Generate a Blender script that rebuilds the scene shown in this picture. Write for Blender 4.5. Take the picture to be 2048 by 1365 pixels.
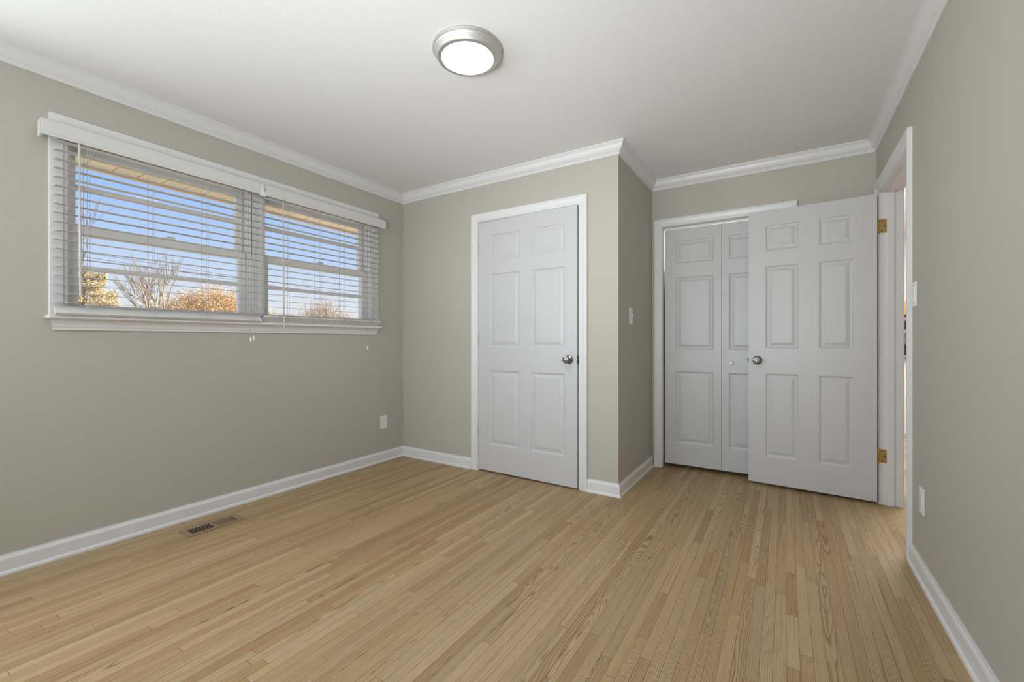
import bpy, bmesh, math, random
from mathutils import Vector, Matrix

for o in list(bpy.data.objects):
    bpy.data.objects.remove(o, do_unlink=True)
C = bpy.context.scene.collection
SC = bpy.context.scene
R = math.radians

# ------------------------------------------------------------------ camera
CAM_H = 1.065
YAW = 32.04
cam_data = bpy.data.cameras.new('camera')
cam = bpy.data.objects.new('camera', cam_data)
C.objects.link(cam)
cam.location = (0, 0, CAM_H)
cam.rotation_euler = (R(90), 0, R(YAW))
cam_data.sensor_width = 36.0
cam_data.lens = 874.7 / 2048 * 36.0
cam_data.clip_start = 0.02
cam_data.clip_end = 400
SC.camera = cam

# ------------------------------------------------------------------ exposure
vs = SC.view_settings
vs.view_transform = 'Standard'
vs.look = 'None'
vs.gamma = 1.0
vs.use_curve_mapping = False
vs.exposure = 0.2
SC.cycles.use_denoising = True
SC.cycles.max_bounces = 10
SC.cycles.diffuse_bounces = 6
SC.cycles.transparent_max_bounces = 16
SC.cycles.sample_clamp_indirect = 6.0

# ------------------------------------------------------------------ sky
world = bpy.data.worlds.new('sky')
SC.world = world
world.use_nodes = True
nt = world.node_tree
nt.nodes.clear()
out = nt.nodes.new('ShaderNodeOutputWorld')
bg = nt.nodes.new('ShaderNodeBackground')
tc = nt.nodes.new('ShaderNodeTexCoord')
sp = nt.nodes.new('ShaderNodeSeparateXYZ')
rp = nt.nodes.new('ShaderNodeValToRGB')
nt.links.new(tc.outputs['Generated'], sp.inputs[0])
nt.links.new(sp.outputs['Z'], rp.inputs[0])
nt.links.new(rp.outputs[0], bg.inputs[0])
nt.links.new(bg.outputs[0], out.inputs[0])
SKY = [(0.0, (.80, .80, .79)), (.06, (.78, .79, .82)), (.11, (.66, .74, .89)),
       (.17, (.50, .66, .94)), (.27, (.35, .55, .95)), (.6, (.18, .36, .80))]
el = rp.color_ramp.elements
while len(el) < len(SKY):
    el.new(.5)
for e, (p, c) in zip(el, SKY):
    e.position = p
    e.color = (*c, 1)
bg.inputs['Strength'].default_value = .92

# ------------------------------------------------------------------ sun and large lights
sun_d = bpy.data.lights.new('sun', 'SUN')
sun_d.energy = 10.0
sun_d.angle = R(.6)
sun_d.color = (1, .86, .66)
sun = bpy.data.objects.new('sun', sun_d)
C.objects.link(sun)
sun.rotation_euler = Vector((-.30, -.80, -.46)).to_track_quat('-Z', 'Y').to_euler()


def area(name, loc, direction, sx, sy, power, col=(1, 1, 1)):
    d = bpy.data.lights.new(name, 'AREA')
    d.shape = 'RECTANGLE'
    d.size, d.size_y = sx, sy
    d.energy = power
    d.color = col
    o = bpy.data.objects.new(name, d)
    C.objects.link(o)
    o.location = loc
    o.rotation_euler = Vector(direction).to_track_quat('-Z', 'Z').to_euler()
    return o


SIDE_POWER = 23
REAR_POWER = 24
FLASH_POWER = 13.5
LAMP_STRENGTH = 39.0
area('rear_fill', (-1.3, -.84, 1.5), (0, 1, .25), 2.0, 1.1, REAR_POWER, (.88, .95, 1))  # added fill light behind the camera, no known window there
area('side_fill', (-3.06, -.27, 1.45), (1, .35, -.12), .95, 1.1, SIDE_POWER, (.90, .96, 1))  # added fill light out of view, brightens the right wall
fl = area('bounced_flash', (-.70, -.40, 1.0), (-.38, 2.7, 1.42), .5, .5, FLASH_POWER, (.88, .95, 1))
fl.data.spread = R(105)
area('hall_ceiling_fill', (1.5, 5.2, 2.38), (0, 0, -1), 1.0, 1.6, 55, (1, .98, .95))  # added overhead fill that lights the hall sliver
area('closet_lamp', (-.45, 4.25, 2.38), (0, 0, -1), .3, .3, 9, (1, .98, .95))

# ------------------------------------------------------------------ dimensions
XL, XR = -3.022, .518            # left and right wall faces
YF, YB = 2.914, 3.798            # wall with the hinged door, wall with the closet
XS = -.968                       # return wall face
YN = -.80                        # rear wall face
ZC = 2.42                        # ceiling
WT = .12

# ------------------------------------------------------------------ material helpers


def new_mat(name):
    m = bpy.data.materials.new(name)
    m.use_nodes = True
    n = m.node_tree
    b = n.nodes['Principled BSDF']
    return m, n, b


def link(n, a, b):
    n.links.new(a, b)


def node(n, kind, **kw):
    x = n.nodes.new(kind)
    for k, v in kw.items():
        setattr(x, k, v)
    return x


def math_node(n, op, a=None, b=None, c=None):
    x = node(n, 'ShaderNodeMath', operation=op)
    for i, v in enumerate((a, b, c)):
        if v is None:
            continue
        if isinstance(v, (int, float)):
            x.inputs[i].default_value = v
        else:
            link(n, v, x.inputs[i])
    return x.outputs[0]


def srgb(r, g, b):
    f = lambda c: (c / 255 / 12.92) if c / 255 <= .04045 else ((c / 255 + .055) / 1.055) ** 2.4
    return (f(r), f(g), f(b))


def simple(name, col, rough=.5, metal=0.0, bump=0.0, scale=120, var=0.0, spec=None, coat=0):
    m, n, b = new_mat(name)
    b.inputs['Base Color'].default_value = (*col, 1)
    b.inputs['Roughness'].default_value = rough
    b.inputs['Metallic'].default_value = metal
    if spec is not None:
        b.inputs['Specular IOR Level'].default_value = spec
    if coat:
        b.inputs['Coat Weight'].default_value = coat
    tc = node(n, 'ShaderNodeTexCoord')
    nz = node(n, 'ShaderNodeTexNoise')
    nz.inputs['Scale'].default_value = scale
    nz.inputs['Detail'].default_value = 3
    link(n, tc.outputs['Object'], nz.inputs['Vector'])
    if bump:
        bp = node(n, 'ShaderNodeBump')
        bp.inputs['Strength'].default_value = bump
        bp.inputs['Distance'].default_value = .002
        link(n, nz.outputs['Fac'], bp.inputs['Height'])
        link(n, bp.outputs[0], b.inputs['Normal'])
    if var:
        mx = node(n, 'ShaderNodeMix', data_type='RGBA')
        mx.inputs['A'].default_value = (*[c * (1 - var) for c in col], 1)
        mx.inputs['B'].default_value = (*[min(1, c * (1 + var)) for c in col], 1)
        link(n, nz.outputs['Fac'], mx.inputs['Factor'])
        link(n, mx.outputs['Result'], b.inputs['Base Color'])
    return m


M = {}
M['wall'] = simple('greige_wall_paint', (.475, .455, .395), .55, bump=.08, scale=220, var=.015)
M['ceiling'] = simple('white_ceiling_paint', (.80, .80, .80), .8, bump=.35, scale=170)
M['trim'] = simple('white_trim_paint', (.73, .73, .735), .34, bump=.02, scale=60)
M['door'] = simple('white_door_paint', (.57, .57, .578), .38, bump=.05, scale=90)
M['slat'] = simple('backlit_shade_slat', (.55, .535, .51), .5)  # white slats and wand, darkened: backlit shade is put into the colour
M['blind'] = simple('white_blind_slat', (.66, .655, .64), .4, bump=.02, scale=80)
M['sash'] = simple('white_sash_vinyl', (.82, .82, .81), .35)
M['cord'] = simple('backlit_shade_cord', (.46, .45, .43), .7)  # white cords greyed, their shade against the sky put into the colour
M['plastic'] = simple('white_plastic', (.82, .82, .81), .3)
M['nickel'] = simple('satin_nickel', (.66, .65, .63), .58, 1.0, bump=.02, scale=300)
M['knob'] = simple('dark_satin_nickel', (.27, .265, .26), .22, 1.0)
M['brass'] = simple('polished_brass', (.62, .43, .16), .3, 1.0)
M['black'] = simple('black_recess', (.006, .006, .006), .8)
M['vent'] = simple('brown_register_enamel', (.30, .21, .12), .42, .2)
M['hallwall'] = simple('hall_wall_paint', (.74, .73, .70), .6, bump=.05)
M['cabinet'] = simple('golden_oak_cabinet', (.62, .30, .09), .4, var=.1, scale=14)
M['dark_metal'] = simple('dark_latch_metal', (.10, .095, .09), .45, .7)
M['dark_plastic'] = simple('dark_plastic', (.02, .02, .022), .35)
M['grey_metal'] = simple('grey_metal', (.35, .35, .35), .35, .6)
M['soffit'] = simple('tan_soffit_vinyl', (.92, .78, .56), .6)
M['soffit_edge'] = simple('tan_fascia', (.85, .66, .46), .6)
M['siding'] = simple('outside_siding', (.7, .66, .58), .7)
M['ground'] = simple('winter_lawn', (.70, .62, .46), .9, var=.2, scale=3)
M['bark'] = simple('grey_bark', (.20, .15, .10), .9, var=.3, scale=20)
M['bark_pale'] = simple('pale_bark', (.36, .29, .21), .9, var=.25, scale=20)
M['leaf_gold'] = simple('golden_needles', (.66, .54, .32), .8, var=.3, scale=3)
M['leaf_orange'] = simple('orange_leaves', (.88, .60, .32), .8, var=.25, scale=3)
M['leaf_russet'] = simple('russet_twigs', (.80, .56, .34), .85, var=.25, scale=3)
M['wire'] = simple('black_cable', (.03, .03, .03), .7)


def emit(name, col, s):
    m, n, b = new_mat(name)
    b.inputs['Base Color'].default_value = (.9, .9, .9, 1)
    b.inputs['Emission Color'].default_value = (*col, 1)
    b.inputs['Emission Strength'].default_value = s
    return m


M['lamp'] = emit('lit_diffuser', (.94, .97, 1), LAMP_STRENGTH)


def glass_mat():
    m, n, b = new_mat('window_glass')
    n.nodes.remove(b)
    o = n.nodes['Material Output']
    tr = node(n, 'ShaderNodeBsdfTransparent')
    tr.inputs[0].default_value = (.97, .98, .98, 1)
    gl = node(n, 'ShaderNodeBsdfGlossy')
    gl.inputs['Roughness'].default_value = .02
    fr = node(n, 'ShaderNodeFresnel')
    fr.inputs[0].default_value = 1.08
    mx = node(n, 'ShaderNodeMixShader')
    link(n, fr.outputs[0], mx.inputs[0])
    link(n, tr.outputs[0], mx.inputs[1])
    link(n, gl.outputs[0], mx.inputs[2])
    link(n, mx.outputs[0], o.inputs[0])
    return m


M['glass'] = glass_mat()


def oak_mat():
    """Strip oak: every board carries its own random numbers; grain is a cut through a ringed trunk."""
    m, n, b = new_mat('strip_oak_floor')
    at = node(n, 'ShaderNodeAttribute', attribute_name='board')
    uv = node(n, 'ShaderNodeUVMap', uv_map='along')
    sr = node(n, 'ShaderNodeSeparateColor')
    link(n, at.outputs['Color'], sr.inputs[0])
    r1, r2, r3 = sr.outputs[0], sr.outputs[1], sr.outputs[2]
    su = node(n, 'ShaderNodeSeparateXYZ')
    link(n, uv.outputs[0], su.inputs[0])
    x, y = su.outputs[0], su.outputs[1]        # metres across, metres along
    r4 = math_node(n, 'FRACT', math_node(n, 'MULTIPLY', math_node(n, 'ADD', r1, r2), 7.31))
    # slow wander of the grain
    cv = node(n, 'ShaderNodeCombineXYZ')
    link(n, math_node(n, 'MULTIPLY', x, 9.0), cv.inputs[0])
    link(n, math_node(n, 'MULTIPLY', y, 2.2), cv.inputs[1])
    link(n, math_node(n, 'MULTIPLY', r1, 97.0), cv.inputs[2])
    wn = node(n, 'ShaderNodeTexNoise')
    wn.inputs['Scale'].default_value = 1.0
    wn.inputs['Detail'].default_value = 2.0
    link(n, cv.outputs[0], wn.inputs['Vector'])
    wander = math_node(n, 'SUBTRACT', wn.outputs['Fac'], .5)
    xc = math_node(n, 'MULTIPLY', math_node(n, 'SUBTRACT', r2, .5), .22)
    xx = math_node(n, 'ADD', math_node(n, 'SUBTRACT', x, xc), math_node(n, 'MULTIPLY', wander, .012))
    tilt = math_node(n, 'MULTIPLY', math_node(n, 'SUBTRACT', r3, .5), .10)
    depth = math_node(n, 'ADD', math_node(n, 'ADD', math_node(n, 'MULTIPLY', r4, .03), .004),
                      math_node(n, 'ADD', math_node(n, 'MULTIPLY', y, tilt), math_node(n, 'MULTIPLY', wander, .05)))
    rad = math_node(n, 'SQRT', math_node(n, 'ADD', math_node(n, 'MULTIPLY', xx, xx), math_node(n, 'MULTIPLY', depth, depth)))
    ph = math_node(n, 'FRACT', math_node(n, 'MULTIPLY', rad, math_node(n, 'ADD', 125.0, math_node(n, 'MULTIPLY', r3, 120.0))))
    ring = node(n, 'ShaderNodeValToRGB')
    ring.color_ramp.elements[0].position = 0.0
    ring.color_ramp.elements[0].color = (1, 1, 1, 1)
    ring.color_ramp.elements[1].position = .34
    ring.color_ramp.elements[1].color = (0, 0, 0, 1)
    e = ring.color_ramp.elements.new(.86)
    e.color = (.15, .15, .15, 1)
    e = ring.color_ramp.elements.new(1.0)
    e.color = (1, 1, 1, 1)
    link(n, ph, ring.inputs[0])
    # fine pores stretched along the board
    cp = node(n, 'ShaderNodeCombineXYZ')
    link(n, math_node(n, 'MULTIPLY', x, 900.0), cp.inputs[0])
    link(n, math_node(n, 'MULTIPLY', y, 26.0), cp.inputs[1])
    link(n, math_node(n, 'MULTIPLY', r2, 51.0), cp.inputs[2])
    pn = node(n, 'ShaderNodeTexNoise')
    pn.inputs['Scale'].default_value = 1.0
    pn.inputs['Detail'].default_value = 3.0
    link(n, cp.outputs[0], pn.inputs['Vector'])
    pore = node(n, 'ShaderNodeMapRange')
    pore.inputs['From Min'].default_value = .35
    pore.inputs['From Max'].default_value = .7
    link(n, pn.outputs['Fac'], pore.inputs['Value'])
    # how strongly a board shows its rings
    strength = math_node(n, 'ADD', .38, math_node(n, 'MULTIPLY', r4, .62))
    dark = math_node(n, 'MULTIPLY', math_node(n, 'MULTIPLY', ring.outputs[0], strength),
                     math_node(n, 'ADD', .45, math_node(n, 'MULTIPLY', pore.outputs[0], .55)))
    dark = math_node(n, 'ADD', dark, math_node(n, 'MULTIPLY', pore.outputs[0], .10))
    # long dark streaks
    cs = node(n, 'ShaderNodeCombineXYZ')
    link(n, math_node(n, 'MULTIPLY', xx, 330.0), cs.inputs[0])
    link(n, math_node(n, 'MULTIPLY', y, 1.8), cs.inputs[1])
    link(n, math_node(n, 'MULTIPLY', r1, 63.0), cs.inputs[2])
    sn = node(n, 'ShaderNodeTexNoise')
    sn.inputs['Scale'].default_value = 1.0
    sn.inputs['Detail'].default_value = 1.5
    link(n, cs.outputs[0], sn.inputs['Vector'])
    streak = node(n, 'ShaderNodeMapRange')
    streak.inputs['From Min'].default_value = .50
    streak.inputs['From Max'].default_value = .70
    streak.inputs['To Max'].default_value = .5
    link(n, sn.outputs['Fac'], streak.inputs['Value'])
    dark = math_node(n, 'MAXIMUM', dark, math_node(n, 'MULTIPLY', streak.outputs[0], math_node(n, 'ADD', .4, r1)))
    # board tone
    tone = node(n, 'ShaderNodeValToRGB')
    T = [(0.0, srgb(166, 134, 94)), (.08, srgb(176, 145, 103)), (.3, srgb(182, 153, 111)), (.55, srgb(187, 160, 119)), (.80, srgb(193, 168, 129)),
         (.91, srgb(177, 154, 116)), (1.0, srgb(169, 140, 100))]
    while len(tone.color_ramp.elements) < len(T):
        tone.color_ramp.elements.new(.5)
    for e, (p, c) in zip(tone.color_ramp.elements, T):
        e.position = p
        e.color = (*c, 1)
    link(n, r3, tone.inputs[0])
    mx = node(n, 'ShaderNodeMix', data_type='RGBA')
    link(n, tone.outputs[0], mx.inputs['A'])
    mx.inputs['B'].default_value = (*srgb(80, 58, 34), 1)
    link(n, dark, mx.inputs['Factor'])
    # large soft patches where old finish stayed
    tc = node(n, 'ShaderNodeTexCoord')
    pz = node(n, 'ShaderNodeTexNoise')
    pz.inputs['Scale'].default_value = 1.3
    link(n, tc.outputs['Object'], pz.inputs['Vector'])
    # seams between boards (u in 0..1 across kept in the second map)
    uv2 = node(n, 'ShaderNodeUVMap', uv_map='edge')
    s2 = node(n, 'ShaderNodeSeparateXYZ')
    link(n, uv2.outputs[0], s2.inputs[0])
    ex = math_node(n, 'LESS_THAN', s2.outputs[0], .0007)
    ey = math_node(n, 'LESS_THAN', s2.outputs[1], .0009)
    seam = math_node(n, 'MAXIMUM', ex, ey)
    mx2 = node(n, 'ShaderNodeMix', data_type='RGBA')
    link(n, mx.outputs['Result'], mx2.inputs['A'])
    mx2.inputs['B'].default_value = (*srgb(96, 66, 36), 1)
    link(n, math_node(n, 'MULTIPLY', seam, .8), mx2.inputs['Factor'])
    link(n, mx2.outputs['Result'], b.inputs['Base Color'])
    b.inputs['Roughness'].default_value = .46
    b.inputs['Specular IOR Level'].default_value = .35
    bp = node(n, 'ShaderNodeBump')
    bp.inputs['Strength'].default_value = .12
    bp.inputs['Distance'].default_value = .001
    bp.invert = True
    link(n, math_node(n, 'ADD', dark, seam), bp.inputs['Height'])
    link(n, bp.outputs[0], b.inputs['Normal'])
    return m


M['oak'] = oak_mat()

# ------------------------------------------------------------------ mesh helpers


class MB:
    """Collects shapes and links them as ONE mesh object."""

    def __init__(self):
        self.bm = bmesh.new()

    def box(self, x0, x1, y0, y1, z0, z1, bevel=0.0, seg=2):
        v = [self.bm.verts.new((x, y, z)) for x in (x0, x1) for y in (y0, y1) for z in (z0, z1)]
        f = [(0, 1, 3, 2), (4, 6, 7, 5), (0, 4, 5, 1), (2, 3, 7, 6), (0, 2, 6, 4), (1, 5, 7, 3)]
        fs = [self.bm.faces.new([v[i] for i in q]) for q in f]
        if bevel:
            es = list({e for q in fs for e in q.edges})
            bmesh.ops.bevel(self.bm, geom=es, offset=bevel, segments=seg, affect='EDGES', profile=.5, clamp_overlap=True)
        return self

    def quad(self, a, b, c, d):
        self.bm.faces.new([self.bm.verts.new(p) for p in (a, b, c, d)])
        return self

    def sweep(self, prof, O, D, U, V, L, m0=0.0, m1=0.0):
        """prof (u,v) carried from t=0 to t=L along D; ends mitred by m*u."""
        O, D, U, V = Vector(O), Vector(D), Vector(U), Vector(V)
        a = [self.bm.verts.new(O + D * (m0 * u) + U * u + V * v) for u, v in prof]
        b = [self.bm.verts.new(O + D * (L + m1 * u) + U * u + V * v) for u, v in prof]
        k = len(prof)
        for i in range(k):
            j = (i + 1) % k
            self.bm.faces.new([a[i], a[j], b[j], b[i]])
        self.bm.faces.new(a[::-1])
        self.bm.faces.new(b)
        return self

    def lathe(self, prof, origin, axis, seg=40):
        """prof: (radius, distance along axis)."""
        q = Vector((0, 0, 1)).rotation_difference(Vector(axis))
        O = Vector(origin)
        rings = []
        for r, h in prof:
            if r < 1e-6:
                rings.append([self.bm.verts.new(O + q @ Vector((0, 0, h)))])
            else:
                rings.append([self.bm.verts.new(O + q @ Vector((r * math.cos(2 * math.pi * i / seg), r * math.sin(2 * math.pi * i / seg), h))) for i in range(seg)])
        for A, B in zip(rings, rings[1:]):
            for i in range(seg):
                j = (i + 1) % seg
                if len(A) == 1 and len(B) == 1:
                    continue
                if len(A) == 1:
                    self.bm.faces.new([A[0], B[i], B[j]])
                elif len(B) == 1:
                    self.bm.faces.new([A[i], A[j], B[0]])
                else:
                    self.bm.faces.new([A[i], A[j], B[j], B[i]])
        return self

    def tube(self, pts, rad, seg=6):
        pts = [Vector(p) for p in pts]
        rads = rad if isinstance(rad, (list, tuple)) else [rad] * len(pts)
        rings = []
        for i, p in enumerate(pts):
            d = (pts[min(i + 1, len(pts) - 1)] - pts[max(i - 1, 0)]).normalized()
            q = Vector((0, 0, 1)).rotation_difference(d)
            rings.append([self.bm.verts.new(p + q @ Vector((rads[i] * math.cos(2 * math.pi * k / seg), rads[i] * math.sin(2 * math.pi * k / seg), 0))) for k in range(seg)])
        for A, B in zip(rings, rings[1:]):
            for k in range(seg):
                j = (k + 1) % seg
                self.bm.faces.new([A[k], A[j], B[j], B[k]])
        self.bm.faces.new(rings[0][::-1])
        self.bm.faces.new(rings[-1])
        return self

    def build(self, name, mat, parent=None, smooth=False, loc=None, normals=True):
        if normals:
            bmesh.ops.recalc_face_normals(self.bm, faces=self.bm.faces)
        me = bpy.data.meshes.new(name)
        self.bm.to_mesh(me)
        self.bm.free()
        for mm in (mat if isinstance(mat, (list, tuple)) else [mat]):
            me.materials.append(mm)
        if smooth:
            for p in me.polygons:
                p.use_smooth = True
            me.set_sharp_from_angle(angle=R(35))
        o = bpy.data.objects.new(name, me)
        C.objects.link(o)
        if parent:
            o.parent = parent
        if loc:
            o.location = loc
        return o


def tag(o, label=None, cat=None, group=None, kind=None):
    if label:
        o['label'] = label
    if cat:
        o['category'] = cat
    if group:
        o['group'] = group
    if kind:
        o['kind'] = kind
    return o


def empty(name, loc=(0, 0, 0), rz=0.0):
    o = bpy.data.objects.new(name, None)
    o.empty_display_size = .1
    C.objects.link(o)
    o.location = loc
    o.rotation_euler = (0, 0, rz)
    return o


def struct(mb, name, mat, label=None, cat=None):
    return tag(mb.build(name, mat), label, cat, kind='structure')


# ------------------------------------------------------------------ floor (strip oak running along the window wall)
def build_floor():
    rnd = random.Random(11)
    w = .0381
    bm = bmesh.new()
    along = bm.loops.layers.uv.new('along')
    edge = bm.loops.layers.uv.new('edge')
    col = bm.loops.layers.float_color.new('board')
    x = -3.16
    Y0, Y1 = -1.0, 7.3
    while x < 2.6:
        y = Y0 - rnd.uniform(0, 1.0)
        while y < Y1:
            L = rnd.choice([rnd.uniform(.25, .6), rnd.uniform(.5, 1.2), rnd.uniform(.9, 2.0)])
            a, b_ = max(y, Y0), min(y + L, Y1)
            if b_ > a:
                c = (rnd.random(), rnd.random(), rnd.random(), 1)
                # split across and along so the distance to the edge interpolates linearly
                xm, ym = x + w / 2, (a + b_) / 2
                vx = (x, xm, x + w)
                vy = (a, ym, b_)
                g = [[bm.verts.new((px, py, 0)) for py in vy] for px in vx]
                hx, hy = w / 2, (b_ - a) / 2
                ev = (0, 1, 0)
                for i in (0, 1):
                    for j in (0, 1):
                        f = bm.faces.new([g[i][j], g[i + 1][j], g[i + 1][j + 1], g[i][j + 1]])
                        for lp, (p, q) in zip(f.loops, ((i, j), (i + 1, j), (i + 1, j + 1), (i, j + 1))):
                            lp[along].uv = (vx[p] - xm, vy[q] - ym)
                            lp[edge].uv = (ev[p] * hx, ev[q] * hy)
                            lp[col] = c
            y += L
        x += w
    # body under the boards
    me = bpy.data.meshes.new('floor')
    bm.to_mesh(me)
    bm.free()
    me.materials.append(M['oak'])
    o = bpy.data.objects.new('floor', me)
    C.objects.link(o)
    tag(o, 'pale strip oak floor running along the window wall', 'floor', kind='structure')


build_floor()
struct(MB().box(-3.17, 2.6, -1, 7.3, -.2, -.004), 'floor_base', M['siding'])

# ------------------------------------------------------------------ ceiling and walls
struct(MB().box(-3.18, 2.6, -1, 7.3, ZC, ZC + .12), 'ceiling', M['ceiling'], 'plain white ceiling with the round light', 'ceiling')

# window opening in the left wall
WY0, WY1, WZ0, WZ1 = .640, 2.572, 1.170, 2.115
XO = XL - .15
mb = MB()
mb.box(XO, XL, -1, -.77, 0, ZC).box(XO, XL, -.77, .23, 0, .9).box(XO, XL, -.77, .23, 2.1, ZC).box(XO, XL, .23, WY0, 0, ZC).box(XO, XL, WY1, 4.7, 0, ZC).box(XO, XL, WY0, WY1, 0, WZ0).box(XO, XL, WY0, WY1, WZ1, ZC)  # includes an unseen opening added for the side fill light
struct(mb, 'wall_left', M['wall'], 'greige wall with the wide window', 'wall')

# wall with the hinged door: jamb faces
D2X0, D2X1, D2H = -2.149, -1.258, 2.041
mb = MB()
mb.box(XL, D2X0 - .02, YF, YF + WT, 0, ZC).box(D2X1 + .02, XS, YF, YF + WT, 0, ZC).box(D2X0 - .02, D2X1 + .02, YF, YF + WT, D2H + .02, ZC)
struct(mb, 'wall_front', M['wall'], 'greige wall around the single white door', 'wall')

struct(MB().box(XS - WT, XS, YF + WT, 4.7, 0, ZC), 'wall_return', M['wall'], 'short greige side wall with a switch beside the closet', 'wall')

# closet wall
CX0, CX1, CH = -.880, .006, 2.022
mb = MB()
mb.box(XS, CX0 - .02, YB, YB + WT, 0, ZC).box(CX1 + .02, XR + WT, YB, YB + WT, 0, ZC).box(CX0 - .02, CX1 + .02, YB, YB + WT, CH + .02, ZC)
struct(mb, 'wall_back', M['wall'], 'greige wall above the folding closet doors', 'wall')

# right wall with the doorway
RY0, RY1, RH = 2.893, 3.690, 2.032
mb = MB()
mb.box(XR, XR + WT, -1, RY0 - .02, 0, ZC).box(XR, XR + WT, RY1 + .02, YB, 0, ZC).box(XR, XR + WT, RY0 - .02, RY1 + .02, RH + .02, ZC)
struct(mb, 'wall_right', M['wall'], 'greige wall close to the camera beside the doorway', 'wall')

# rear wall (behind the camera) with an opening added for the fill light
mb = MB()
mb.box(XL, -2.4, YN - .15, YN, 0, ZC).box(-.2, XR, YN - .15, YN, 0, ZC).box(-2.4, -.2, YN - .15, YN, 0, .9).box(-2.4, -.2, YN - .15, YN, 2.1, ZC)
struct(mb, 'wall_rear', M['wall'])

# closet and hall enclosure
struct(MB().box(XO, XR + WT, 4.6, 4.7, 0, ZC), 'wall_closet', M['hallwall'])
struct(MB().box(XR, XR + WT, YB + WT, 7.2, 0, ZC), 'wall_hall_side', M['hallwall'])
struct(MB().box(2.4, 2.5, -1, 7.3, 0, ZC), 'wall_hall_far', M['hallwall'])
struct(MB().box(XR, 2.4, 7.2, 7.3, 0, ZC), 'wall_hall_end', M['hallwall'])
struct(MB().box(XR + WT, 2.4, -1, -.9, 0, ZC), 'wall_hall_near', M['hallwall'])
struct(MB().box(XS, XR, 3.95, 4.6, 1.66, 1.68).box(XS, XS + .02, 3.95, 4.6, 1.58, 1.66), 'trim_7', M['trim'], 'white shelf inside the closet', 'shelf')

# ------------------------------------------------------------------ crown molding
CR = [(0, 0), (.007, 0), (.010, .004), (.010, .011), (.014, .015), (.014, .020), (.019, .023), (.026, .030), (.033, .041),
      (.038, .053), (.041, .062), (.046, .066), (.046, .072), (.052, .075), (.052, .083), (0, .083)]
CZ = ZC - .083
Z = (0, 0, 1)


def crown(name, O, D, U, L, m0, m1, label):
    struct(MB().sweep(CR, O, D, U, Z, L, m0, m1), name, M['trim'], label, 'molding')


crown('trim_1', (XL, YN, CZ), (0, 1, 0), (1, 0, 0), YF - YN, 1, -1, 'white crown molding above the window')
crown('trim_2', (XL, YF, CZ), (1, 0, 0), (0, -1, 0), XS - XL, 1, 1, 'white crown molding above the single door')
crown('trim_3', (XS, YF, CZ), (0, 1, 0), (1, 0, 0), YB - YF, -1, -1, 'short white crown molding in the closet recess')
crown('trim_4', (XS, YB, CZ), (1, 0, 0), (0, -1, 0), XR - XS, 1, -1, 'white crown molding above the closet doors')
crown('trim_5', (XR, YB, CZ), (0, -1, 0), (-1, 0, 0), YB - YN, 1, -1, 'white crown molding on the right wall')

# ------------------------------------------------------------------ baseboards
BBP = [(0, 0), (.022, 0), (.022, .007), (.020, .013), (.015, .018), (.0135, .0185), (.0135, .068), (.0125, .073), (.009, .080),
       (.0065, .084), (.0055, .090), (0, .090)]


def base(name, O, D, U, L, m0, m1, label):
    struct(MB().sweep(BBP, O, D, U, Z, L, m0, m1), name, M['trim'], label, 'baseboard')


base('baseboard_left', (XL, YN, 0), (0, 1, 0), (1, 0, 0), YF - YN, 1, -1, 'white baseboard along the window wall')
base('baseboard_front', (XL, YF, 0), (1, 0, 0), (0, -1, 0), (-2.217) - XL, 1, 0, 'short white baseboard left of the single door')
base('baseboard_corner', (-1.192, YF, 0), (1, 0, 0), (0, -1, 0), XS + 1.192, 0, 1, 'shortest white baseboard right of the single door')
base('baseboard_return', (XS, YF, 0), (0, 1, 0), (1, 0, 0), YB - YF - .018, -1, 0, 'white baseboard below the light switch in the recess')
base('baseboard_right', (XR, RY0 - .080, 0), (0, -1, 0), (-1, 0, 0), RY0 - .080 - YN, 0, -1, 'white baseboard along the right wall')

# ------------------------------------------------------------------ casing profile (u from inner edge outwards, v thickness)


def casing_prof(w, t0=.008, t1=.018):
    return [(0, 0), (0, t0), (.004, t0 + .002), (w * .18, t0 + .002), (w * .24, t0 + .0035), (w * .36, t0 + .004), (w * .60, t1 - .002), (w * .72, t1),
            (w - .003, t1), (w, t1 - .003), (w, 0)]


def door_casing(name, parent, w, x0, x1, top, O, D, N, side=(True, True), t0=.008, t1=.018):
    """x0,x1 inner edges along D from O; N points into the room."""
    P = casing_prof(w, t0, t1)
    O, D, N = Vector(O), Vector(D), Vector(N)
    UP = Vector(Z)
    mb = MB()
    mb.sweep(P, O + D * x0, UP, -D, N, top, 0, 1)
    mb.sweep(P, O + D * x1, UP, D, N, top, 0, 1)
    mb.sweep(P, O + D * x0 + UP * top, D, UP, N, x1 - x0, -1, 1)
    return mb.build(name, M['trim'], parent)


RINGS = [(0, 0), (.004, .0015), (.009, .0065), (.015, .008), (.020, .008), (.040, .0025), (.042, .0015)]


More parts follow.
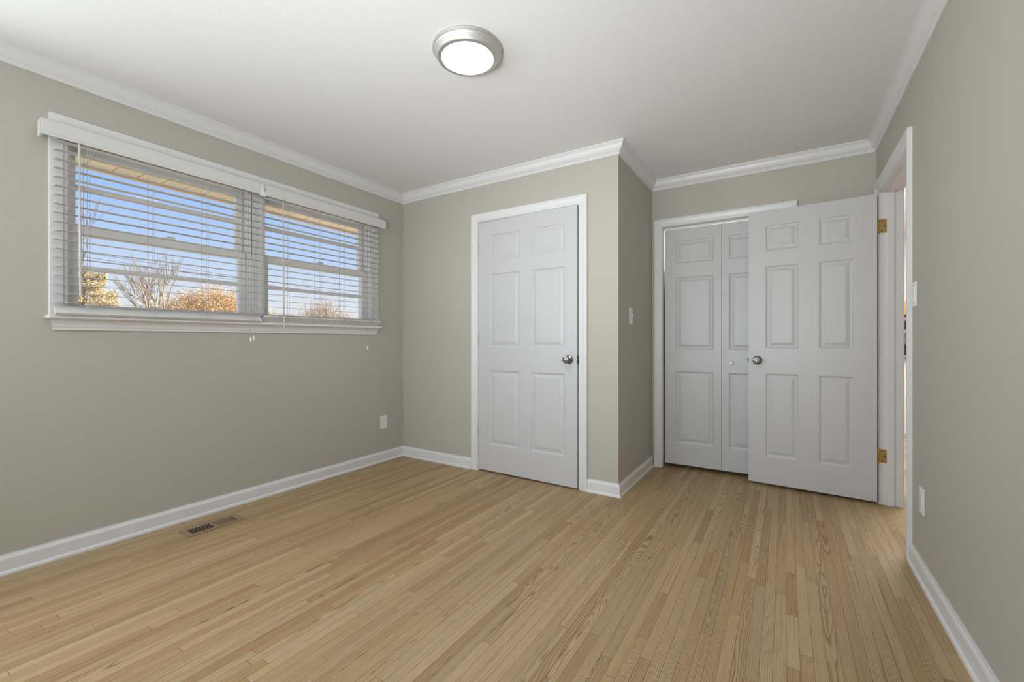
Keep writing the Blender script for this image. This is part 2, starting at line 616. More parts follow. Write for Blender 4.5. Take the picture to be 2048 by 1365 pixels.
def panel_door(mb, w, h, t, panels, rings=RINGS):
    """slab from (0,0,0) to (w,t,h); panels are (x0,x1,z0,z1); both faces moulded."""
    bm = mb.bm
    xs = sorted({0, w, *[p[0] for p in panels], *[p[1] for p in panels]})
    zs = sorted({0, h, *[p[2] for p in panels], *[p[3] for p in panels]})
    for face, s in ((0, 1), (t, -1)):
        for i in range(len(xs) - 1):
            for j in range(len(zs) - 1):
                c = ((xs[i] + xs[i + 1]) / 2, (zs[j] + zs[j + 1]) / 2)
                if any(p[0] < c[0] < p[1] and p[2] < c[1] < p[3] for p in panels):
                    continue
                bm.faces.new([bm.verts.new((x, face, z)) for x, z in ((xs[i], zs[j]), (xs[i + 1], zs[j]), (xs[i + 1], zs[j + 1]), (xs[i], zs[j + 1]))])
        for x0, x1, z0, z1 in panels:
            prev = None
            for ins, dep in rings:
                q = [bm.verts.new((x, face + s * dep, z)) for x, z in ((x0 + ins, z0 + ins), (x1 - ins, z0 + ins), (x1 - ins, z1 - ins), (x0 + ins, z1 - ins))]
                if prev:
                    for k in range(4):
                        bm.faces.new([prev[k], prev[(k + 1) % 4], q[(k + 1) % 4], q[k]])
                prev = q
            bm.faces.new(prev)
    for a, b_ in (((0, 0), (w, 0)), ((w, 0), (w, h)), ((w, h), (0, h)), ((0, h), (0, 0))):
        bm.faces.new([bm.verts.new(p) for p in ((a[0], 0, a[1]), (b_[0], 0, b_[1]), (b_[0], t, b_[1]), (a[0], t, a[1]))])
    bmesh.ops.remove_doubles(bm, verts=bm.verts, dist=1e-5)
    return mb


KNOB = [(0, 0), (.031, 0), (.0325, .002), (.032, .005), (.027, .009), (.016, .012), (.0125, .016), (.0125, .028), (.016, .032),
        (.0225, .036), (.0255, .042), (.0262, .050), (.0250, .057), (.0215, .0605), (.0150, .0615), (.0130, .0600), (.0110, .0598), (.0095, .0605), (.0060, .061), (0, .061)]

# ------------------------------------------------------------------ door_2: the single hinged door in the front wall
d2 = empty('door_2', ((D2X0 + D2X1) / 2, YF, 0))
tag(d2, 'white six-panel door left of the recess, slightly ajar', 'door', kind='structure')
loc0 = Vector(d2.location)


def local(o, parent):
    """keep the world position of a mesh built in room coordinates"""
    o.location = Vector(o.location) - Vector(parent.location)
    return o


local(door_casing('casing', d2, .064, D2X0 - .004, D2X1 + .004, D2H + .004, (0, YF, 0), (1, 0, 0), (0, -1, 0)), d2)
mb = MB()
mb.box(D2X0 - .019, D2X0, YF, YF + WT, 0, D2H).box(D2X1, D2X1 + .019, YF, YF + WT, 0, D2H).box(D2X0 - .019, D2X1 + .019, YF, YF + WT, D2H, D2H + .019)
mb.box(D2X0, D2X0 + .011, YF + .042, YF + .075, 0, D2H).box(D2X1 - .011, D2X1, YF + .042, YF + .075, 0, D2H).box(D2X0, D2X1, YF + .042, YF + .075, D2H - .011, D2H)
local(mb.build('jamb', M['trim'], d2), d2)
SW = .883
cols = ((.113, .396), (.500, .787))
rows = ((.213, .817), (1.003, 1.598), (1.708, 1.912))
mb = panel_door(MB(), SW, 2.024, .035, [(a, b_, c, d) for a, b_ in cols for c, d in rows])
slab = mb.build('slab', M['door'], d2)
slab.location = Vector((D2X0 + .003, YF - .001, .012)) - loc0
slab.rotation_euler = (0, 0, R(-1.45))
k = MB().lathe(KNOB, (SW - .062, 0, .920), (0, -1, 0)).build('knob', M['knob'], slab, smooth=True)
tag(k, 'round satin nickel door knob')
kb = MB().lathe(KNOB, (SW - .062, .035, .920), (0, 1, 0)).build('knob', M['knob'], slab, smooth=True)
MB().box(SW - .0005, SW + .0012, .005, .030, .890, .948, .001).box(SW, SW + .010, .011, .024, .911, .927, .002).build('latch', M['dark_metal'], slab)
for hz in (.272, 1.027, 1.765):
    mb = MB()
    mb.lathe([(0, 0), (.0062, 0), (.0062, .026), (.0056, .0262), (.0056, .0268), (.0062, .027), (.0062, .053), (.0056, .0532), (.0056, .0538), (.0062, .054), (.0062, .080), (.004, .083), (0, .084)], (-.004, -.006, hz), Z, 14)
    mb.box(-.003, -.001, -.005, .03, hz + .002, hz + .078)
    mb.build('hinge', M['nickel'], slab, smooth=True)

# ------------------------------------------------------------------ door_3: bifold closet doors
d3 = empty('door_3', ((CX0 + CX1) / 2, YB, 0))
tag(d3, 'white two-leaf bifold closet door behind the open door', 'closet door', kind='structure')
local(door_casing('casing', d3, .066, CX0, CX1, CH, (0, YB, 0), (1, 0, 0), (0, -1, 0)), d3)
mb = MB()
mb.box(CX0 - .019, CX0, YB, YB + WT, 0, CH).box(CX1, CX1 + .019, YB, YB + WT, 0, CH).box(CX0 - .019, CX1 + .019, YB, YB + WT, CH, CH + .019)
local(mb.build('jamb', M['trim'], d3), d3)
local(MB().box(CX0 + .004, CX1 - .004, YB + .052, YB + .076, CH - .010, CH, .001).build('track', M['plastic'], d3), d3)
LW = .4335
prow = ((.178, .780), (.962, 1.568), (1.680, 1.872))
for i, (px, rz) in enumerate(((CX0 + .010, .35), (CX0 + .010 + LW + .002, -.35))):
    mb = panel_door(MB(), LW, 1.972, .030, [(.086, LW - .052, a, b_) if i == 0 else (.052, LW - .086, a, b_) for a, b_ in prow])
    lf = mb.build('leaf', M['door'], d3)
    lf.location = Vector((px, YB + .048, .032)) - Vector(d3.location)
    if i == 1:
        MB().lathe([(0, 0), (.009, 0), (.008, .008), (.010, .013), (.0155, .017), (.0165, .022), (.014, .027), (.008, .0295), (0, .030)], (.070, 0, .860), (0, -1, 0), 24).build('knob', M['plastic'], lf, smooth=True)

# ------------------------------------------------------------------ door_1: the open door in the right wall
d1 = empty('door_1', (XR, (RY0 + RY1) / 2, 0))
tag(d1, 'white six-panel door swung wide open in front of the closet', 'door', kind='structure')
O1 = Vector(d1.location)
local(door_casing('casing', d1, .066, RY0 - .012, RY1 + .005, RH + .005, (XR, 0, 0), (0, 1, 0), (-1, 0, 0), t0=.004, t1=.019), d1)
hall_c = local(door_casing('casing', d1, .066, RY0 - .005, RY1 + .005, RH + .005, (XR + WT, 0, 0), (0, 1, 0), (1, 0, 0), t0=.003, t1=.008), d1)
mb = MB()
mb.box(XR, XR + WT, RY0 - .019, RY0, 0, RH).box(XR, XR + WT, RY1, RY1 + .019, 0, RH).box(XR, XR + WT, RY0 - .019, RY1 + .019, RH, RH + .019)
mb.box(XR + .040, XR + .074, RY0, RY0 + .011, 0, RH).box(XR + .040, XR + .074, RY1 - .011, RY1, 0, RH).box(XR + .040, XR + .074, RY0, RY1, RH - .011, RH)
local(mb.build('jamb', M['trim'], d1), d1)
DW = .742
c1 = ((.120, .310), (.428, .632))
r1 = ((.195, .808), (.992, 1.594), (1.705, 1.893))
mb = panel_door(MB(), DW, 2.000, .035, [(DW - b_, DW - a, c, d) for a, b_ in c1 for c, d in r1])
slab = mb.build('slab', M['door'], d1)
ang = math.atan2(-.062, .743)
# local x runs from the free edge to the hinge edge
slab.location = Vector((-.2365, 3.7215, .020)) - O1
slab.rotation_euler = (0, 0, ang)
k = MB().lathe(KNOB, (.058, 0, .903), (0, -1, 0)).build('knob', M['knob'], slab, smooth=True)
tag(k, 'round satin nickel door knob')
MB().lathe(KNOB, (.058, .035, .903), (0, 1, 0)).build('knob', M['knob'], slab, smooth=True)
MB().box(-.0012, .0005, .005, .030, .875, .933, .001).box(-.011, 0, .011, .024, .896, .914, .002).build('latch', M['dark_metal'], slab)
for hz in (.272, 1.768):
    mb = MB()
    mb.lathe([(0, 0), (.0060, 0), (.0060, .029), (.0054, .0292), (.0054, .0298), (.0060, .030), (.0060, .059), (.0054, .0592), (.0054, .0598), (.0060, .060), (.0060, .090), (.004, .093), (0, .094)], (XR - .006, RY1 - .006, hz - .003), Z, 14)
    mb.box(XR - .004, XR + .036, RY1 - .0022, RY1 + .0002, hz, hz + .089)
    hg = local(mb.build('hinge', M['brass'], d1, smooth=True), d1)
    tag(hg, 'shiny brass butt hinge')
    for a, b_ in ((.012, .012), (.026, .045), (.012, .076)):
        MB().lathe([(0, .0008), (.0042, .0005), (.0042, 0)], (XR + a, RY1 - .0022, hz + b_), (0, -1, 0), 10).build('screw', M['black'], hg)

# ------------------------------------------------------------------ window_1
w1 = empty('window_1', (XL, (WY0 + WY1) / 2, WZ0))
tag(w1, 'wide white double window above the stool with blinds', 'window', kind='structure')


def wpart(mb, name, mat=M['trim'], parent=None, **kw):
    o = mb.build(name, mat, parent or w1, **kw)
    if parent is None:
        local(o, w1)
    return o


# flat side casings and tall head board
IY0, IY1, MY0, MY1 = .668, 2.545, 1.558, 1.634
SZ = 1.192                                     # top of the stool
HZ0, HZ1 = 2.075, 2.172
wpart(MB().sweep([(0, 0), (0, .012), (.012, .014), (.018, .018), (.064, .018), (.066, .016), (.066, 0)], (XL, IY0, SZ), Z, (0, -1, 0), (1, 0, 0), HZ0 - SZ), 'casing')
wpart(MB().sweep([(0, 0), (0, .012), (.012, .014), (.018, .018), (.064, .018), (.066, .016), (.066, 0)], (XL, IY1, SZ), Z, (0, 1, 0), (1, 0, 0), HZ0 - SZ), 'casing')
wpart(MB().box(XL, XL + .020, IY0 - .066, IY1 + .066, HZ0, HZ1, .0015), 'head_casing')
wpart(MB().box(XL - .045, XL + .012, MY0, MY1, SZ, HZ0, .002).box(XL + .012, XL + .016, MY0 + .012, MY1 - .012, SZ, HZ0, .0015), 'mullion')
# stool with rounded nose, and moulded apron with angled ends
wpart(MB().box(XL - .06, XL + .052, IY0 - .077, IY1 + .077, SZ - .018, SZ, .005, 3), 'stool')
AP = [(0, 0), (.010, 0), (.010, .010), (.013, .016), (.016, .030), (.022, .044), (.034, .052), (.036, .054), (0, .054)]
wpart(MB().sweep(AP, (XL, IY0 - .048, SZ - .018 - .054), (0, 1, 0), (1, 0, 0), Z, IY1 - IY0 + .096, -.6, .6), 'apron')
# frame lining the opening
mb = MB()
mb.box(XO, XL, WY0, IY0, WZ0, WZ1).box(XO, XL, IY1, WY1, WZ0, WZ1).box(XO, XL, WY0, WY1, 2.072, WZ1).box(XO, XL - .045, MY0, MY1, WZ0, WZ1).box(XO, XL - .05, WY0, WY1, WZ0, SZ)
wpart(mb, 'frame', M['sash'])


def sash(name, y0, y1, z0, z1, xc, st, bot, top, mz):
    """one sash: stiles, rails, horizontal bar and glass; xc is the middle of its 34 mm depth"""
    a, b_ = xc - .017, xc + .017
    mb = MB()
    mb.box(a, b_, y0, y0 + st, z0, z1, .002).box(a, b_, y1 - st, y1, z0, z1, .002)
    mb.box(a, b_, y0 + st - .002, y1 - st + .002, z0, z0 + bot, .002).box(a, b_, y0 + st - .002, y1 - st + .002, z1 - top, z1, .002)
    mb.box(xc - .009, xc + .011, y0 + st - .002, y1 - st + .002, mz - .013, mz + .013, .002)
    g0, g1, h0, h1 = y0 + st, y1 - st, z0 + bot, z1 - top
    bead = [(0, 0), (.010, 0), (.004, .008), (0, .010)]
    X = b_ - .012
    s = wpart(mb, name, M['sash'])
    p = MB().box(xc - .003, xc + .001, g0 - .004, g1 + .004, h0 - .004, h1 + .004).build('pane', M['glass'], s)
    return s


for (y0, y1) in ((IY0, MY0), (MY1, IY1)):
    ya, yb = y0 + .009, y1 - .026
    # vinyl jamb liners with black strips painted in as the shade of their grooves
    for yy, s in ((y0, 1), (y1, -1)):
        mb = MB()
        for xa, xb, d in ((XL - .150, XL - .118, .016), (XL - .112, XL - .082, .016), (XL - .076, XL - .046, .016), (XL - .040, XL - .030, .020), (XL - .024, XL - .008, .012)):
            p, q = sorted((yy, yy + s * d))
            mb.box(xa, xb, p, q, SZ, 2.072, .001)
        wpart(mb, 'jamb_liner', M['plastic'])
        p, q = sorted((yy, yy + s * .004))
        wpart(MB().box(XL - .150, XL - .008, p, q, 1.63, 2.07), 'groove_shade', M['black'])
    sash('upper_sash', ya, yb, 1.612, 2.072, XL - .095, .040, .042, .042, 1.862)
    lo = sash('lower_sash', ya, yb, SZ, 1.658, XL - .055, .042, .060, .042, 1.440)
    ym = (ya + yb) / 2
    lk = MB().box(XL - .066, XL - .040, ym - .030, ym + .030, 1.658, 1.668, .003).box(XL - .060, XL - .042, ym - .006, ym + .034, 1.668, 1.680, .003)
    lk.build('sash_lock', M['plastic'], lo)

# ------------------------------------------------------------------ window blinds
PITCH = .0431


def blind(y0, y1, v0, v1, ladders, wand_y, wand_z, cords, tail, label, ret0, ret1, rail_drop, rail_tilt, n):
    root = empty('window_blind', (XL + .02, (y0 + y1) / 2, SZ))
    tag(root, label, 'blind', 'white window blinds')

    def part(mb, name, mat=M['blind'], parent=None, **kw):
        o = mb.build(name, mat, parent or root, **kw)
        if parent is None:
            local(o, root)
        return o

    xf = XL + .075                                  # room side edge of the slats
    xb = xf - .050
    xv = XL + .086
    part(MB().box(xb, xf, y0, y1, 2.040, 2.078, .002), 'headrail')
    mb = MB()
    mb.box(xv - .010, xv, v0, v1, 2.034, 2.108, .002)
    mb.box(xv - .003, xv + .002, v0, v1, 2.046, 2.096, .0015)
    if ret0:
        mb.box(XL + .021, xv - .001, v0, v0 + .010, 2.034, 2.108, .002)
    if ret1:
        mb.box(XL + .021, xv - .001, v1 - .010, v1, 2.034, 2.108, .002)
    part(mb, 'valance')
    if ret0:
        mb = MB()
        mb.box(xv - .002, xv + .004, v1 - .026, v1 + .004, 2.028, 2.062, .0015).box(xv - .012, xv + .004, v1 - .030, v1 + .004, 2.026, 2.030, .001)
        mb.box(xv - .002, xv + .003, v1 - .018, v1 - .012, 2.062, 2.100, .001)
        part(mb, 'valance_clip', M['plastic'])
    mb = MB()
    ztop = 2.030
    xm = (xf + xb) / 2
    for i in range(n):
        z = ztop - PITCH * i
        prof = []
        for k in range(7):
            t = -1 + k / 3
            prof.append((t * .025, -.0006 * t * t - .052 * t * .025))
        full = [(u, v + .0009) for u, v in prof] + [(u, v - .0009) for u, v in prof[::-1]]
        mb.sweep(full, (xm, y0, z), (0, 1, 0), (1, 0, 0), Z, y1 - y0)
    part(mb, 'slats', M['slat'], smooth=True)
    zb = rail_drop
    c = math.cos(rail_tilt)
    s = math.sin(rail_tilt)
    rp_ = [(-.026, -.008), (.026, -.008), (.0265, .006), (.024, .0085), (-.024, .0085), (-.0265, .006)]
    rp_ = [(u * c - v * s, u * s + v * c) for u, v in rp_]
    rail = part(MB().sweep(rp_, (xm, y0, zb), (0, 1, 0), (1, 0, 0), Z, y1 - y0), 'bottom_rail')
    for ly in ladders:
        MB().lathe([(0, 0), (.006, 0), (.005, .002), (0, .003)], (xm, ly, zb - .010), (0, 0, -1), 12).build('rail_button', M['plastic'], rail)
    for ly in ladders:
        mb = MB()
        mb.tube([(xf + .001, ly, 2.045), (xf + .001, ly + .002, 1.6), (xf + .001, ly, zb)], .0013, 5)
        mb.tube([(xb - .001, ly, 2.045), (xb - .001, ly, zb)], .0013, 5)
        mb.tube([(xf + .002, ly + .010, 2.045), (xf + .002, ly + .012, zb)], .0011, 5)
        for i in range(n):
            z = ztop - PITCH * i - .0022
            mb.tube([(xf + .001, ly, z), (xb - .001, ly, z)], .0006, 4)
        part(mb, 'ladder_cord', M['cord'])
    xw = XL + .098
    mb = MB()
    zt, zb2 = wand_z
    mb.tube([(xw, wand_y, zt - .012), (xw + .002, wand_y + .001, (zt + zb2) / 2), (xw + .001, wand_y + .004, zb2)], .0052, 8)
    mb.tube([(xw, wand_y, zt - .012), (xw, wand_y, zt - .004)], .003, 8)
    mb.tube([(xf, wand_y, zt + .012), (xw, wand_y, zt + .006), (xw, wand_y, zt - .006)], .0016, 6)
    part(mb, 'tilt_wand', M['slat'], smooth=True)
    for cy, cz in cords:
        mb = MB()
        xc = XL + .092
        mb.tube([(xc - .016, cy, 2.036), (xc, cy + .004, 1.6), (xc, cy, cz + .02)], .0010, 5)
        lc = part(mb, 'lift_cord', M['cord'])
        MB().lathe([(0, 0), (.0025, 0), (.004, -.004), (.0062, -.018), (.0066, -.026), (.005, -.029), (0, -.029)], (xc, cy, cz + .024), Z, 14).build('tassel', M['plastic'], lc, smooth=True)
    return root


blind(.613, 1.585, .562, 1.592, (.722, .985, 1.250, 1.480), .690, (2.030, 1.283), ((1.500, 1.066), (1.519, 1.076)), 0,
      'white slatted blind over the left half of the window', True, False, 1.214, R(-45), 19)
blind(1.602, 2.588, 1.600, 2.632, (1.755, 1.998, 2.212, 2.47), 1.712, (2.028, 1.150), ((2.432, 1.002),), 0,
      'white slatted blind over the right half of the window', False, True, 1.216, R(42), 19)

# ------------------------------------------------------------------ ceiling light
LX, LY = -1.252, 1.612
cl = empty('ceiling_light', (LX, LY, ZC))
tag(cl, 'round brushed nickel flush ceiling light, switched on', 'ceiling light')
RING = [(0, 0), (.158, 0), (.1605, -.002), (.1605, -.006), (.1580, -.0075), (.1590, -.0085), (.1605, -.010), (.1605, -.013), (.1575, -.0155), (.1550, -.0165),
        (.1535, -.022), (.1500, -.027), (.1490, -.0275), (.1485, -.029), (.1465, -.033), (.1455, -.0335), (.1450, -.035), (.1430, -.039), (.1420, -.0395), (.1415, -.041),
        (.1390, -.0445), (.1355, -.0460), (.1210, -.0468), (.1192, -.0455), (.1186, -.0420), (.1186, -.036), (0, -.036)]
MB().lathe(RING, (0, 0, 0), Z, 96).build('housing', M['nickel'], cl, smooth=True)
MB().lathe([(0, -.0365), (.1183, -.0365), (.1183, -.0415), (.10, -.0428), (.06, -.0434), (0, -.0436)], (0, 0, 0), Z, 96).build('diffuser', M['lamp'], cl, smooth=True)

# ------------------------------------------------------------------ floor register
fr = empty('floor_register', (-2.803, 1.226, 0))
tag(fr, 'brown metal floor register near the window wall baseboard', 'floor vent')
hx, hy = .066, .146
ix, iy = .040, .116
mb = MB()
P = [(0, 0), (.026, 0), (.026, .004), (.022, .0055), (.004, .004), (0, .002)]
for sx in (-1, 1):
    mb.box(min(sx * ix, sx * hx), max(sx * ix, sx * hx), -hy, hy, 0, .0045, .002)
for sy in (-1, 1):
    mb.box(-ix, ix, min(sy * iy, sy * hy), max(sy * iy, sy * hy), 0, .0045, .002)
mb.box(-ix, ix, -.008, .008, 0, .0042)
n = 9
for s in (-1, 1):
    a, b_ = (.008, iy) if s > 0 else (-iy, -.008)
    for i in range(1, n):
        y = a + (b_ - a) * i / n
        mb.box(-ix, ix, y - .0015, y + .0015, .0026, .0042)
mb.build('grille', M['vent'], fr)
MB().box(-ix, ix, -iy, iy, .0003, .0008).build('duct_shade', M['black'], fr)  # black sheet painted in as the shade below the grille
mb = MB()
for i in range(n - 1):
    y = .008 + (iy - .008) * (i + .5) / n
    mb.quad((-ix, y - .004, .0032), (ix, y - .004, .0032), (ix, y + .0042, .0014), (-ix, y + .0042, .0014))
mb.build('damper', M['vent'], fr)

# ------------------------------------------------------------------ outlets and switches (built facing +x, turned to their wall)


def plate_parts(root, rocker=None):
    MB().box(0, .006, -.036, .036, -.0585, .0585, .003, 3).build('cover_plate', M['plastic'], root)


def outlet(name, loc, rz, label):
    r = empty(name, loc, rz)
    tag(r, label, 'outlet', 'wall outlets')
    plate_parts(r)
    face = MB().box(.004, .0075, -.0168, .0168, -.0335, .0335, .0015).build('receptacle', M['plastic'], r)
    for z in (-.019, .019):
        MB().box(.0073, .0077, -.0078, -.0058, z - .002, z + .006).build('slot', M['black'], face)
        MB().box(.0073, .0077, .0058, .0078, z - .002, z + .005).build('slot', M['black'], face)
        MB().lathe([(0, .0077), (.0028, .0077), (.0028, .0073)], (0, 0, z - .009), (1, 0, 0), 10).build('slot', M['black'], face)
    for z in (-.048, .048):
        MB().lathe([(.003, .0060), (.0028, .0068), (0, .0070)], (0, 0, z), (1, 0, 0), 12).build('screw', M['plastic'], r)


outlet('wall_outlet', (XL, 2.680, .346), 0, 'white wall outlet below the window near the corner')
outlet('wall_outlet', (XR, 2.625, .352), math.pi, 'white wall outlet on the right wall by the doorway')


def switch(loc, rz, toggle, label):
    r = empty('light_switch', loc, rz)
    tag(r, label, 'light switch', 'light switches')
    plate_parts(r)
    if toggle:
        MB().box(.0055, .0068, -.006, .006, -.0125, .0125, .0006).build('toggle_well', M['plastic'], r)
        MB().sweep([(0, -.005), (.017, .004), (.017, .009), (0, .005)], (.006, -.0042, 0), (0, 1, 0), (1, 0, 0), Z, .0084).build('toggle', M['plastic'], r)
    else:
        MB().sweep([(0, -.033), (.0055, -.033), (.0025, 0), (.0040, .033), (0, .033)], (.0055, -.0165, 0), (0, 1, 0), (1, 0, 0), Z, .033).build('rocker', M['plastic'], r)
    for z in ((-.030, .030) if toggle else (-.048, .048)):
        MB().lathe([(.003, .0060), (.0028, .0068), (0, .0070)], (0, 0, z), (1, 0, 0), 12).build('screw', M['plastic'], r)


switch((XS, 3.192, 1.250), 0, True, 'white light switch on the short recess wall')
switch((XR, 2.758, 1.285), math.pi, False, 'white light switch beside the open doorway casing')

# ------------------------------------------------------------------ things glimpsed through the doorway gap
hc = empty('wall_cabinet', (1.30, 7.04, 1.37))
tag(hc, 'golden oak cabinet glimpsed through the doorway gap', 'cabinet')
MB().box(-.35, .35, -.15, .15, 0, .17, .003).build('body', M['cabinet'], hc)
MB().box(-.33, -.01, -.168, -.150, .012, .158, .003).build('door', M['cabinet'], hc)
MB().box(.01, .33, -.168, -.150, .012, .158, .003).build('door', M['cabinet'], hc)
ct = MB().box(.75, 1.75, 6.55, 7.19, .86, .90, .004).build('counter', M['grey_metal'])
ct.location = (0, 0, 0)
tag(ct, 'pale counter glimpsed low through the doorway gap', 'counter')
cab = MB().box(.80, 1.72, 6.60, 7.19, 0, .859, .004).build('base_cabinet', M['hallwall'])
tag(cab, 'white base cabinet under the counter beyond the doorway', 'cabinet')
mv = empty('appliance', (1.24, 6.95, 1.14))
tag(mv, 'dark appliance under the golden cabinet beyond the doorway', 'appliance')
MB().box(-.25, .25, -.16, .17, .0, .20, .006).build('body', M['grey_metal'], mv)
MB().box(-.23, .23, -.168, -.16, .065, .165, .003).build('door', M['dark_plastic'], mv)
bw = MB().lathe([(0, 0), (.05, 0), (.07, .006), (.12, .07), (.135, .13), (.125, .13), (.11, .07), (.06, .012), (0, .010)], (0, 0, 0), Z, 32).build('bowl', M['dark_plastic'], smooth=True, loc=(1.17, 6.72, .90))
tag(bw, 'dark bowl on the counter glimpsed through the doorway', 'bowl')

# ------------------------------------------------------------------ outside: eave, lawn, trees, cables
ev = empty('roof_eave', (-3.5, 1.6, 2.2))
tag(ev, 'tan vinyl eave above the window outside', 'eave', kind='structure')
rr = random.Random(4)
mb = MB()
y = -2.2
panel_i = 0
while y < 9:
    mb.box(-3.84, XO, y + .006, y + .130, 2.205, 2.215)
    mb.box(-3.84, XO, y - .006, y + .006, 2.212, 2.217)
    if 1.0 < y < 2.2:                      # vented strip: small ribs
        for k in range(6):
            mb.box(-3.80, XO - .03, y + .018 + k * .018, y + .024 + k * .018, 2.2025, 2.2055)
    y += .136
o = mb.build('soffit', M['soffit'], ev)
local(o, ev)
o = MB().box(-3.875, -3.84, -2.3, 9, 2.185, 2.36, .003).build('fascia', M['soffit_edge'], ev)
local(o, ev)
o = MB().box(-3.95, XO, -2.3, 9, 2.36, 2.42).build('roof_edge', M['siding'], ev)
local(o, ev)

struct(MB().box(-120, -3.3, -60, 90, -.9, -.6), 'ground', M['ground'])


def rot_dir(d, ang, rnd):
    ax = Vector((rnd.uniform(-1, 1), rnd.uniform(-1, 1), rnd.uniform(-1, 1))).cross(d)
    if ax.length < 1e-4:
        ax = Vector((1, 0, 0))
    return (Matrix.Rotation(ang, 3, ax.normalized()) @ d).normalized()


def grow(mb, p, d, L, r, depth, rnd, tips, spread=.55, up=.12, kids=(2, 3), shrink=.72):
    pts, rads = [p.copy()], [r]
    n = 3
    for i in range(n):
        d = (rot_dir(d, rnd.uniform(0, .22), rnd) + Vector((0, 0, up * .3))).normalized()
        p = p + d * (L / n)
        pts.append(p.copy())
        rads.append(r * (1 - .35 * (i + 1) / n))
    mb.tube(pts, rads, 5 if depth > 2 else 3)
    if depth <= 0:
        tips.append((p, d))
        return
    if depth <= 2:
        tips.append((p, d))
    for _ in range(rnd.randint(*kids)):
        grow(mb, pts[rnd.choice((2, 3, 3))].copy(), (rot_dir(d, rnd.uniform(.25, spread), rnd) + Vector((0, 0, up))).normalized(), L * shrink * rnd.uniform(.8, 1.15), r * .6, depth - 1, rnd, tips, spread, up, kids, shrink)


def fit(parts, h):
    """scale a freshly grown plant so its top is exactly at h"""
    top = max(v.co.z for o in parts for v in o.data.vertices)
    for o in parts:
        o.data.transform(Matrix.Scale(h / top, 4))


def leaf_quad(mb, c, s, rnd, flat=1.0):
    a = Vector((rnd.uniform(-1, 1), rnd.uniform(-1, 1), rnd.uniform(-1, 1) * flat)).normalized()
    b_ = rot_dir(a, 1.5, rnd)
    mb.quad(c - a * s - b_ * s * .4, c + a * s - b_ * s * .4, c + a * s + b_ * s * .4, c - a * s + b_ * s * .4)


def bare_tree(loc, h, trunk_r, depth, seed, label, bark, leaf=None, nleaf=0, lsize=.05, spread=.6, cloud=.15, up=.12, kids=(2, 3), lean=(0, 0), shrink=.74):
    rnd = random.Random(seed)
    t = empty('tree', loc)
    tag(t, label, 'tree')
    mb = MB()
    tips = []
    grow(mb, Vector((0, 0, 0)), Vector((lean[0], lean[1], 1)).normalized(), h * .3, trunk_r, depth, rnd, tips, spread, up, kids, shrink)
    parts = [mb.build('branches', bark, t)]
    if leaf:
        lb = MB()
        for _ in range(nleaf):
            p, d = rnd.choice(tips)
            leaf_quad(lb, p + Vector((rnd.gauss(0, cloud), rnd.gauss(0, cloud), rnd.gauss(0, cloud * .8))), lsize * rnd.uniform(.5, 1.3), rnd)
        parts.append(lb.build('foliage', leaf, t, normals=False))
    fit(parts, h)
    return t


def evergreen(loc, h, w, seed, label):
    rnd = random.Random(seed)
    t = empty('tree', loc)
    tag(t, label, 'tree')
    mb, lb = MB(), MB()
    mb.tube([(0, 0, 0), (.03, .02, h * .5), (0, .05, h * .93)], [.14, .09, .03], 6)
    for i in range(26):
        f = .30 + .66 * i / 25
        a = i * 2.4 + rnd.uniform(-.4, .4)
        L = w * (1.12 - f) * rnd.uniform(.75, 1.2) * 1.35
        d = Vector((math.cos(a), math.sin(a), .12))
        p0 = Vector((0, .03, h * f))
        pts = [p0 + d * (L * k / 4) + Vector((0, 0, -.10 * L * (k / 4) ** 2)) for k in range(5)]
        mb.tube(pts, [.03, .024, .018, .012, .006], 4)
        for k in range(620):
            u = rnd.uniform(.25, 1.0)
            q = p0 + d * (L * u) + Vector((0, 0, -.10 * L * u * u))
            side = Vector((-d.y, d.x, 0)) * rnd.gauss(0, .16 * L * (1.15 - u) + .05)
            leaf_quad(lb, q + side + Vector((0, 0, rnd.gauss(.03, .075))), rnd.uniform(.016, .04), rnd, .9)
    parts = [mb.build('branches', M['bark'], t), lb.build('foliage', M['leaf_gold'], t, normals=False)]
    fit(parts, h)
    return t


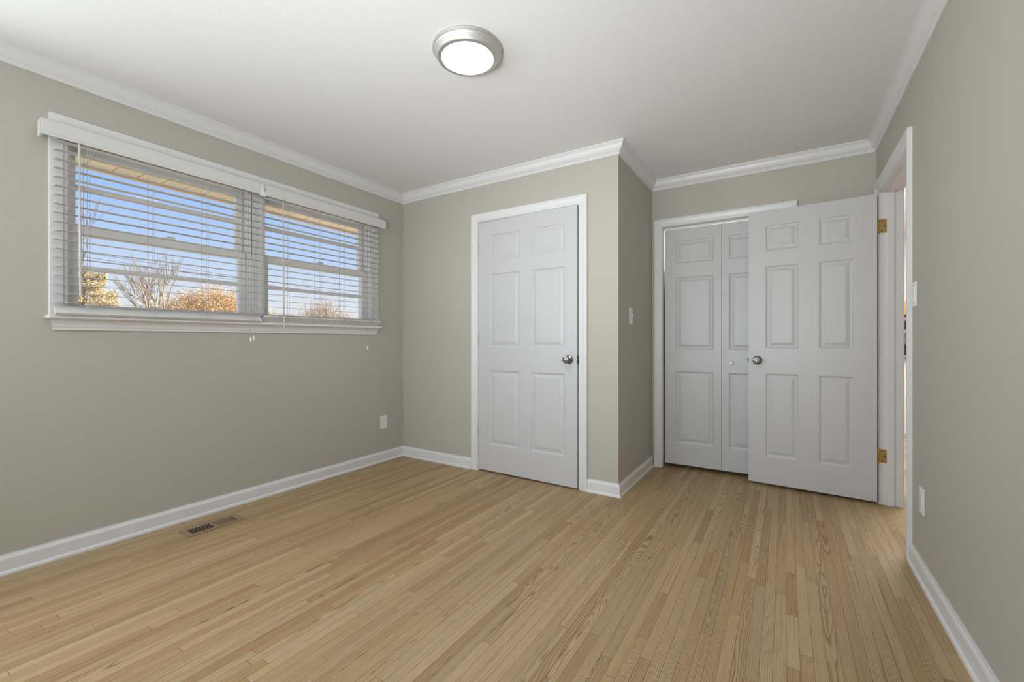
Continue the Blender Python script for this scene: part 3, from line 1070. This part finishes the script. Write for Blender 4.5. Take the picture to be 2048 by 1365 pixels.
def bush(loc, h, wy, wx, seed, label, leaf, stems, leaves, lsize, start, fan=1.0):
    """fan of fine stems from the ground, leaves along their upper part"""
    rnd = random.Random(seed)
    t = empty('bush', loc)
    tag(t, label, 'bush')
    mb, lb = MB(), MB()
    for i in range(stems):
        a = rnd.uniform(0, 2 * math.pi)
        q = math.sqrt(rnd.random())
        ox, oy = q * math.cos(a), q * math.sin(a)
        top = h * (1 - .45 * q * q * fan) * rnd.uniform(.86, 1.0)
        b0 = Vector((ox * wx * .45, oy * wy * .55, 0))
        b1 = Vector((ox * wx, oy * wy, top))
        mid = (b0 + b1) / 2 + Vector((-ox * wx * .05, -oy * wy * .06, h * .05))
        w1 = Vector((rnd.gauss(0, .06), rnd.gauss(0, .06), 0))
        pts = [b0, b0.lerp(mid, .6) + w1, mid + w1 * .6, mid.lerp(b1, .5) - w1 * .5, b1]
        mb.tube(pts, [.022, .016, .012, .008, .003], 3)
        for j in range(4):
            u = rnd.uniform(.45, .9)
            s0 = mid.lerp(b1, (u - .5) * 2) if u > .5 else b0.lerp(mid, u * 2)
            e0 = s0 + Vector((rnd.gauss(0, .22), rnd.gauss(0, .22), rnd.uniform(.12, .4)))
            if e0.z < h:
                mb.tube([s0, s0.lerp(e0, .5) + Vector((0, 0, .02)), e0], [.007, .005, .002], 3)
        for j in range(leaves // stems):
            u = start + (1 - start) * rnd.random() ** .8
            c = mid.lerp(b1, (u - .5) * 2) if u > .5 else b0.lerp(mid, u * 2)
            leaf_quad(lb, c + Vector((rnd.gauss(0, .10), rnd.gauss(0, .10), rnd.gauss(0, .07))), lsize * rnd.uniform(.5, 1.3), rnd)
    parts = [mb.build('stems', M['bark_pale'], t), lb.build('foliage', leaf, t, normals=False)]
    fit(parts, h)
    return t


G = -.6
evergreen((-16.5, 3.95, G), 3.75, 1.75, 3, 'golden evergreen at the lower left corner of the window')
bare_tree((-17.5, 5.85, G), 4.75, .08, 6, 8, 'pale bare tree left of the orange bush', M['bark_pale'], M['bark'], 200, .012, .42, .12, .14, (2, 3), (0, -.12))
bare_tree((-22, 7.75, G), 5.4, .11, 6, 21, 'thin bare tree with a brown tuft behind the orange bush', M['bark_pale'], M['leaf_gold'], 500, .02, .36, .2, .12, (2, 3))
bare_tree((-13, 2.9, G), 4.75, .05, 6, 5, 'fine grey bare tree at the left edge of the window', M['bark'], None, 0, .05, .55, .2, .12, (2, 3))
bush((-20, 8.85, G), 4.15, 2.35, 1.5, 13, 'large orange bush in the left half of the window', M['leaf_orange'], 420, 70000, .026, .2, .62)
bush((-17, 11.7, G), 3.72, 1.75, 1.3, 33, 'russet bush in the right half of the window', M['leaf_russet'], 230, 15000, .022, .2, .9)

for i, dz in enumerate((0, .20)):
    mb = MB()
    pts = []
    for k in range(13):
        t = k / 12
        pts.append((-25, -14 + 60 * t, 5.35 - 2.2 * t + dz + .6 * (2 * t - 1) ** 2 - .08))
    mb.tube(pts, .008, 5)
    o = mb.build('outside_cable', M['wire'])
    tag(o, ('lower' if i == 0 else 'upper') + ' thin utility cable crossing the sky outside the window', 'cable', 'utility cables')
